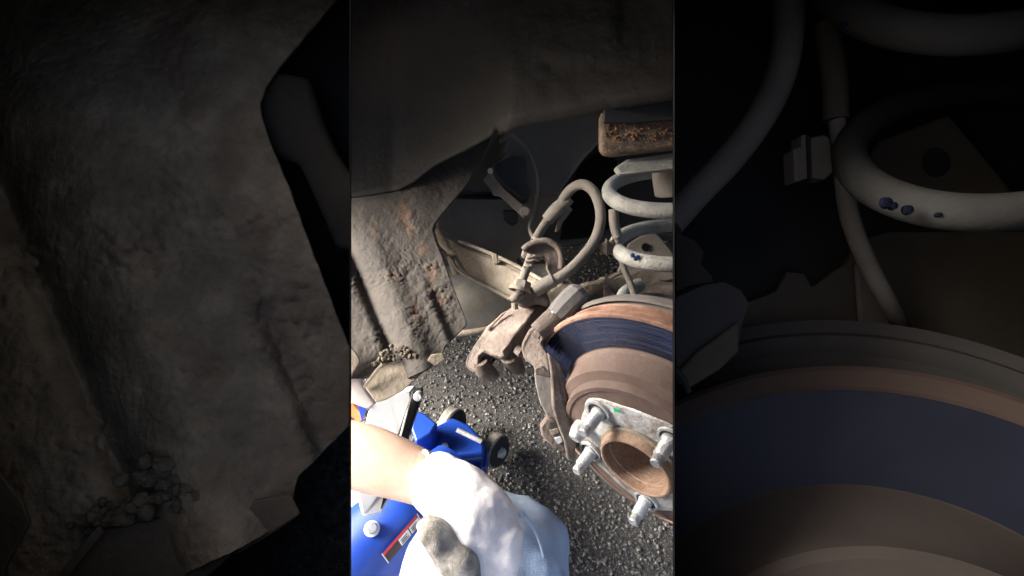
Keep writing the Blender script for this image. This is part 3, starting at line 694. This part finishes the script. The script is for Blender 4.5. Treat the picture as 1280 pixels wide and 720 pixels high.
def housing(x0, x1, y0, y1, db, df, label, seam):  # black box added to keep light off the side-strip copies
    t = thing('shade_box', P((x0 + x1) / 2, y1, db), label, 'housing')
    th = .0003
    part('back_panel', slab(px([(x0, y0), (x1, y0), (x1, y1), (x0, y1)], db), FWD * .002), 'housing', t)
    for a, b in (((x0, y0), (x1, y0)), ((x1, y0), (x1, y1)), ((x1, y1), (x0, y1)), ((x0, y1), (x0, y0))):
        dd = df
        if a[0] == b[0] == seam: dd = max(df, .20)
        elif a[0] == b[0] == -60: dd = .15
        elif a[1] == b[1] == y0 and seam == SL: dd = .24
        q = [P(*a, db), P(*b, db), P(*b, dd), P(*a, dd)]
        nrm = (q[1] - q[0]).cross(q[2] - q[1]).normalized(); ctr = P((x0 + x1) / 2, (y0 + y1) / 2, (db + df) / 2)
        if nrm.dot(ctr - q[0]) < 0: nrm = -nrm
        part('side_panel', slab(q, nrm * th), 'housing', t)
    return t


housing(-60, SL, -40, 760, .345, .20, 'added matte black box shading the enlarged copy of the ribbed sheet', SL)
housing(SRt, 1340, -40, 760, .345, .19, 'added matte black box shading the enlarged copies of spring and disc', SRt)


def seam_cut(x, side):
    nrm = (RT + FWD * ((x - 640) / F)).normalized()
    nrm = RT.copy(); nrm = (UP.cross(P(x, 360, 1) - CAM)).normalized()
    if nrm.dot(RT) < 0: nrm = -nrm
    return [(CAM, nrm * side)]


cutl = seam_cut(SL - 1, 1); cutp = seam_cut(SRt + 1.5, -1) + seam_cut(1336, 1) + [(P(1000, 800, .3), -UP)]


def WL(u, v, d): return P((u - 438) * K, (v - 246.2) * K, .285 + (d - .56) * .85)


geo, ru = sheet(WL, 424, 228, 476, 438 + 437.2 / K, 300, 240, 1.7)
one('arch_sheet_copy', geo, 'strip_sheet', 'enlarged copy of the ribbed flaking sheet, dimmed by its added black box', 'car panel', rust=ru, solid=.0025, smooth=60)
debris(WL, 1.35, ('dim_tan', 'dim_tan', 'dim_tan', 'dim_tan'), '', 'enlarged dimmed copy of the mud heap under the ribbed sheet copy', 'enlarged dimmed copy of the folded bracket below the sheet copy')
t = thing('control_arm_copy', P(400, 310, .325), 'enlarged dimmed copy of the control arm end beside the sheet copy', 'arm')
part('web', slab(px([(310, 110), (345, 88), (385, 95), (402, 150), (420, 190), (437, 215), (437, 314), (418, 310), (402, 270), (372, 205), (330, 190)], .322), FWD * .012), 'dim_bracket', t, bevel=.004, cut=cutl)
ab = part('asphalt_copy', slab(px([(250, 520), (437, 520), (437, 759), (250, 759)], .338), FWD * .004), 'asphalt', cut=cutl); ab['kind'] = 'structure'  # upright slab added to repeat the ground in the side strip
gs = [chunk(P(random.uniform(285, 436), random.uniform(535, 758), .338), random.choice((.0005, .0008, .0012, .0018)), 1) for _ in range(500)]
o = part('aggregate_copy', join(*gs), 'dim_tan', smooth=20); o['kind'] = 'stuff'; o['label'] = 'dimmed copy of the stone chips beside the folded bracket copy'; o['category'] = 'aggregate'

# right: dimmed enlarged copies of disc, spring, hose
q = .76
DC = CAM + camv((.2165, -.2905, -.2562)) * q; DN = camv((-.2828, .1922, .9397)).normalized()
t = thing('brake_disc_copy', DC - Vector((0, 0, .2)), 'enlarged dimmed copy of the brake disc with navy swept band', 'brake disc')
part('rotor', lathe([(a * q, b * q) for a, b in [(.06, -.002), (.138, -.002), (.1437, -.006), (.147, -.0216), (.165, -.050), (.1692, -.054), (.172, -.0545)]], DC, DN, 160), 'dim_hat', t, cut=cutp, smooth=25)
part('swept_face', lathe([(a * q, b * q) for a, b in [(.1700, -.0540), (.186, -.0536), (.21, -.0536), (.2336, -.0538), (.2336, -.058)]], DC, DN, 160), 'dim_pad', t, cut=cutp, smooth=25)
part('rim', lathe([(a * q, b * q) for a, b in [(.2332, -.0530), (.236, -.0518), (.247, -.0524), (.2502, -.055), (.2502, -.075), (.1, -.075)]], DC, DN, 160), 'dim_lip', t, cut=cutp, smooth=25)
t = thing('dust_shield_copy', DC - DN * .1 - Vector((0, 0, .25)), 'enlarged dimmed copy of the dust shield behind the disc copy', 'dust shield')
part('plate', lathe([(a * q, b * q) for a, b in [(.15, -.097), (.262, -.0965), (.268, -.0935), (.276, -.093), (.279, -.0985), (.2889, -.099), (.2889, -.103), (.15, -.104)]], DC, DN, 160, closed=True), 'dim_shield', t, cut=cutp, smooth=25)
t = thing('guide_boot_copy', P(890, 450, .27), 'enlarged dimmed copy of the guide boot at the edge of the disc copy', 'guide pin')
part('boot', slab(px([(SRt + 2, 372), (880, 356), (905, 352), (926, 362), (938, 380), (928, 405), (922, 440), (900, 462), (862, 485), (846, 470), (SRt + 2, 430)], .262), FWD * .02), 'dim_shield', t, bevel=.005, cut=cutp)
part('facet', slab(px([(SRt + 2, 470), (872, 440), (925, 402), (924, 440), (900, 463), (862, 486), (850, 480)], .2585), FWD * .006), 'dim_bracket', t, bevel=.002, cut=cutp)
part('ring', tube(px([(SRt + 3, 462, .2575), (854, 474, .2565), (861, 490, .257)]), .0016, 8), 'dim_spring', t)
t = thing('hose_copy', P(900, 280, .28), 'enlarged dimmed copy of the brake hose curving down through the black box', 'hose')
part('hose', tube(px([(975, -45, .285), (984, 0, .283), (985, 40, .282), (976, 92, .28), (953, 142, .278), (915, 195, .275), (870, 242, .272), (SRt - 6, 280, .27)]), .0082, 22), 'dim_hose', t, cut=cutp)
t = thing('coil_spring_copy', P(1240, 300, .30), 'enlarged dimmed copy of the coil spring with navy paint dabs', 'spring')
part('coil', tube(coil_path(1300, 238, 30, .275, .06, 190, 222, 127, -.55, 1.4, 120), .0084, 22, 1), 'dim_spring', t, cut=cutp)
for x, y, r in ((1110, 253, .0022), (1118, 257, .0016), (1137, 262, .0019), (1175, 268, .0009), (1056, 30, .0014)):
    part('paint_dab', lathe([(0, .0005), (r, .0002), (r * 1.2, -.002)], P(x, y, .2165), -FWD, 14), 'dim_blue', t)
t = thing('cable_copy', P(1100, 400, .29), 'enlarged dimmed copy of the cable and clip beside the spring copy', 'cable')
part('sleeve', tube(px([(1030, 30, .295), (1042, 90, .295), (1045, 150, .295)]), .0068, 16), 'dim_bracket', t)
part('wire', tube(px([(1046, 150, .293), (1052, 200, .293), (1062, 270, .293), (1085, 330, .293), (1112, 380, .30), (1134, 420, .335)]), [.0045, .0048, .0052, .0052, .005, .005], 14), 'dim_hose', t)
part('clip', slab(px([(992, 186), (1002, 183), (1003, 168), (1009, 168), (1011, 183), (1014, 172), (1030, 168), (1038, 172), (1042, 215), (1032, 224), (1012, 222), (994, 228)], .288), FWD * .012), 'dim_hose', t, bevel=.0015)
part('clip_rib', slab(px([(1009, 170), (1013, 170), (1015, 226), (1011, 226)], .2865), FWD * .008), 'housing', t)
t = thing('gusset_copy', P(1180, 240, .33), 'enlarged dimmed copy of the triangular gusset plate with hole', 'bracket')
part('plate', slab(px([(1070, 225), (1100, 175), (1187, 143), (1215, 175), (1268, 240), (1280, 262), (1100, 262)], .325), FWD * .004), 'dim_bracket', t, bevel=.002)
part('hole', lathe([(0, .001), (.0085, .001), (.0095, 0)], P(1170, 203, .3245), -FWD, 24), 'housing', t)
t = thing('spring_arm_copy', P(1080, 400, .335), 'enlarged dimmed copy of the cast spring arm behind the disc copy', 'suspension arm')
part('casting', slab(px([(SRt + 3, 290), (868, 300), (880, 315), (876, 330), (890, 345), (905, 420), (935, 378), (970, 365), (985, 340), (1005, 342), (1015, 360), (1058, 330), (1075, 300), (1110, 290), (1339, 290), (1339, 470), (SRt + 3, 470)], .333), FWD * .004), 'dim_bracket', t, bevel=.003, cut=cutp)
part('gaiter', slab(px([(1070, 330), (1090, 318), (1130, 400), (1120, 420), (1075, 412)], .328), FWD * .004), 'dim_hose', t, bevel=.003)
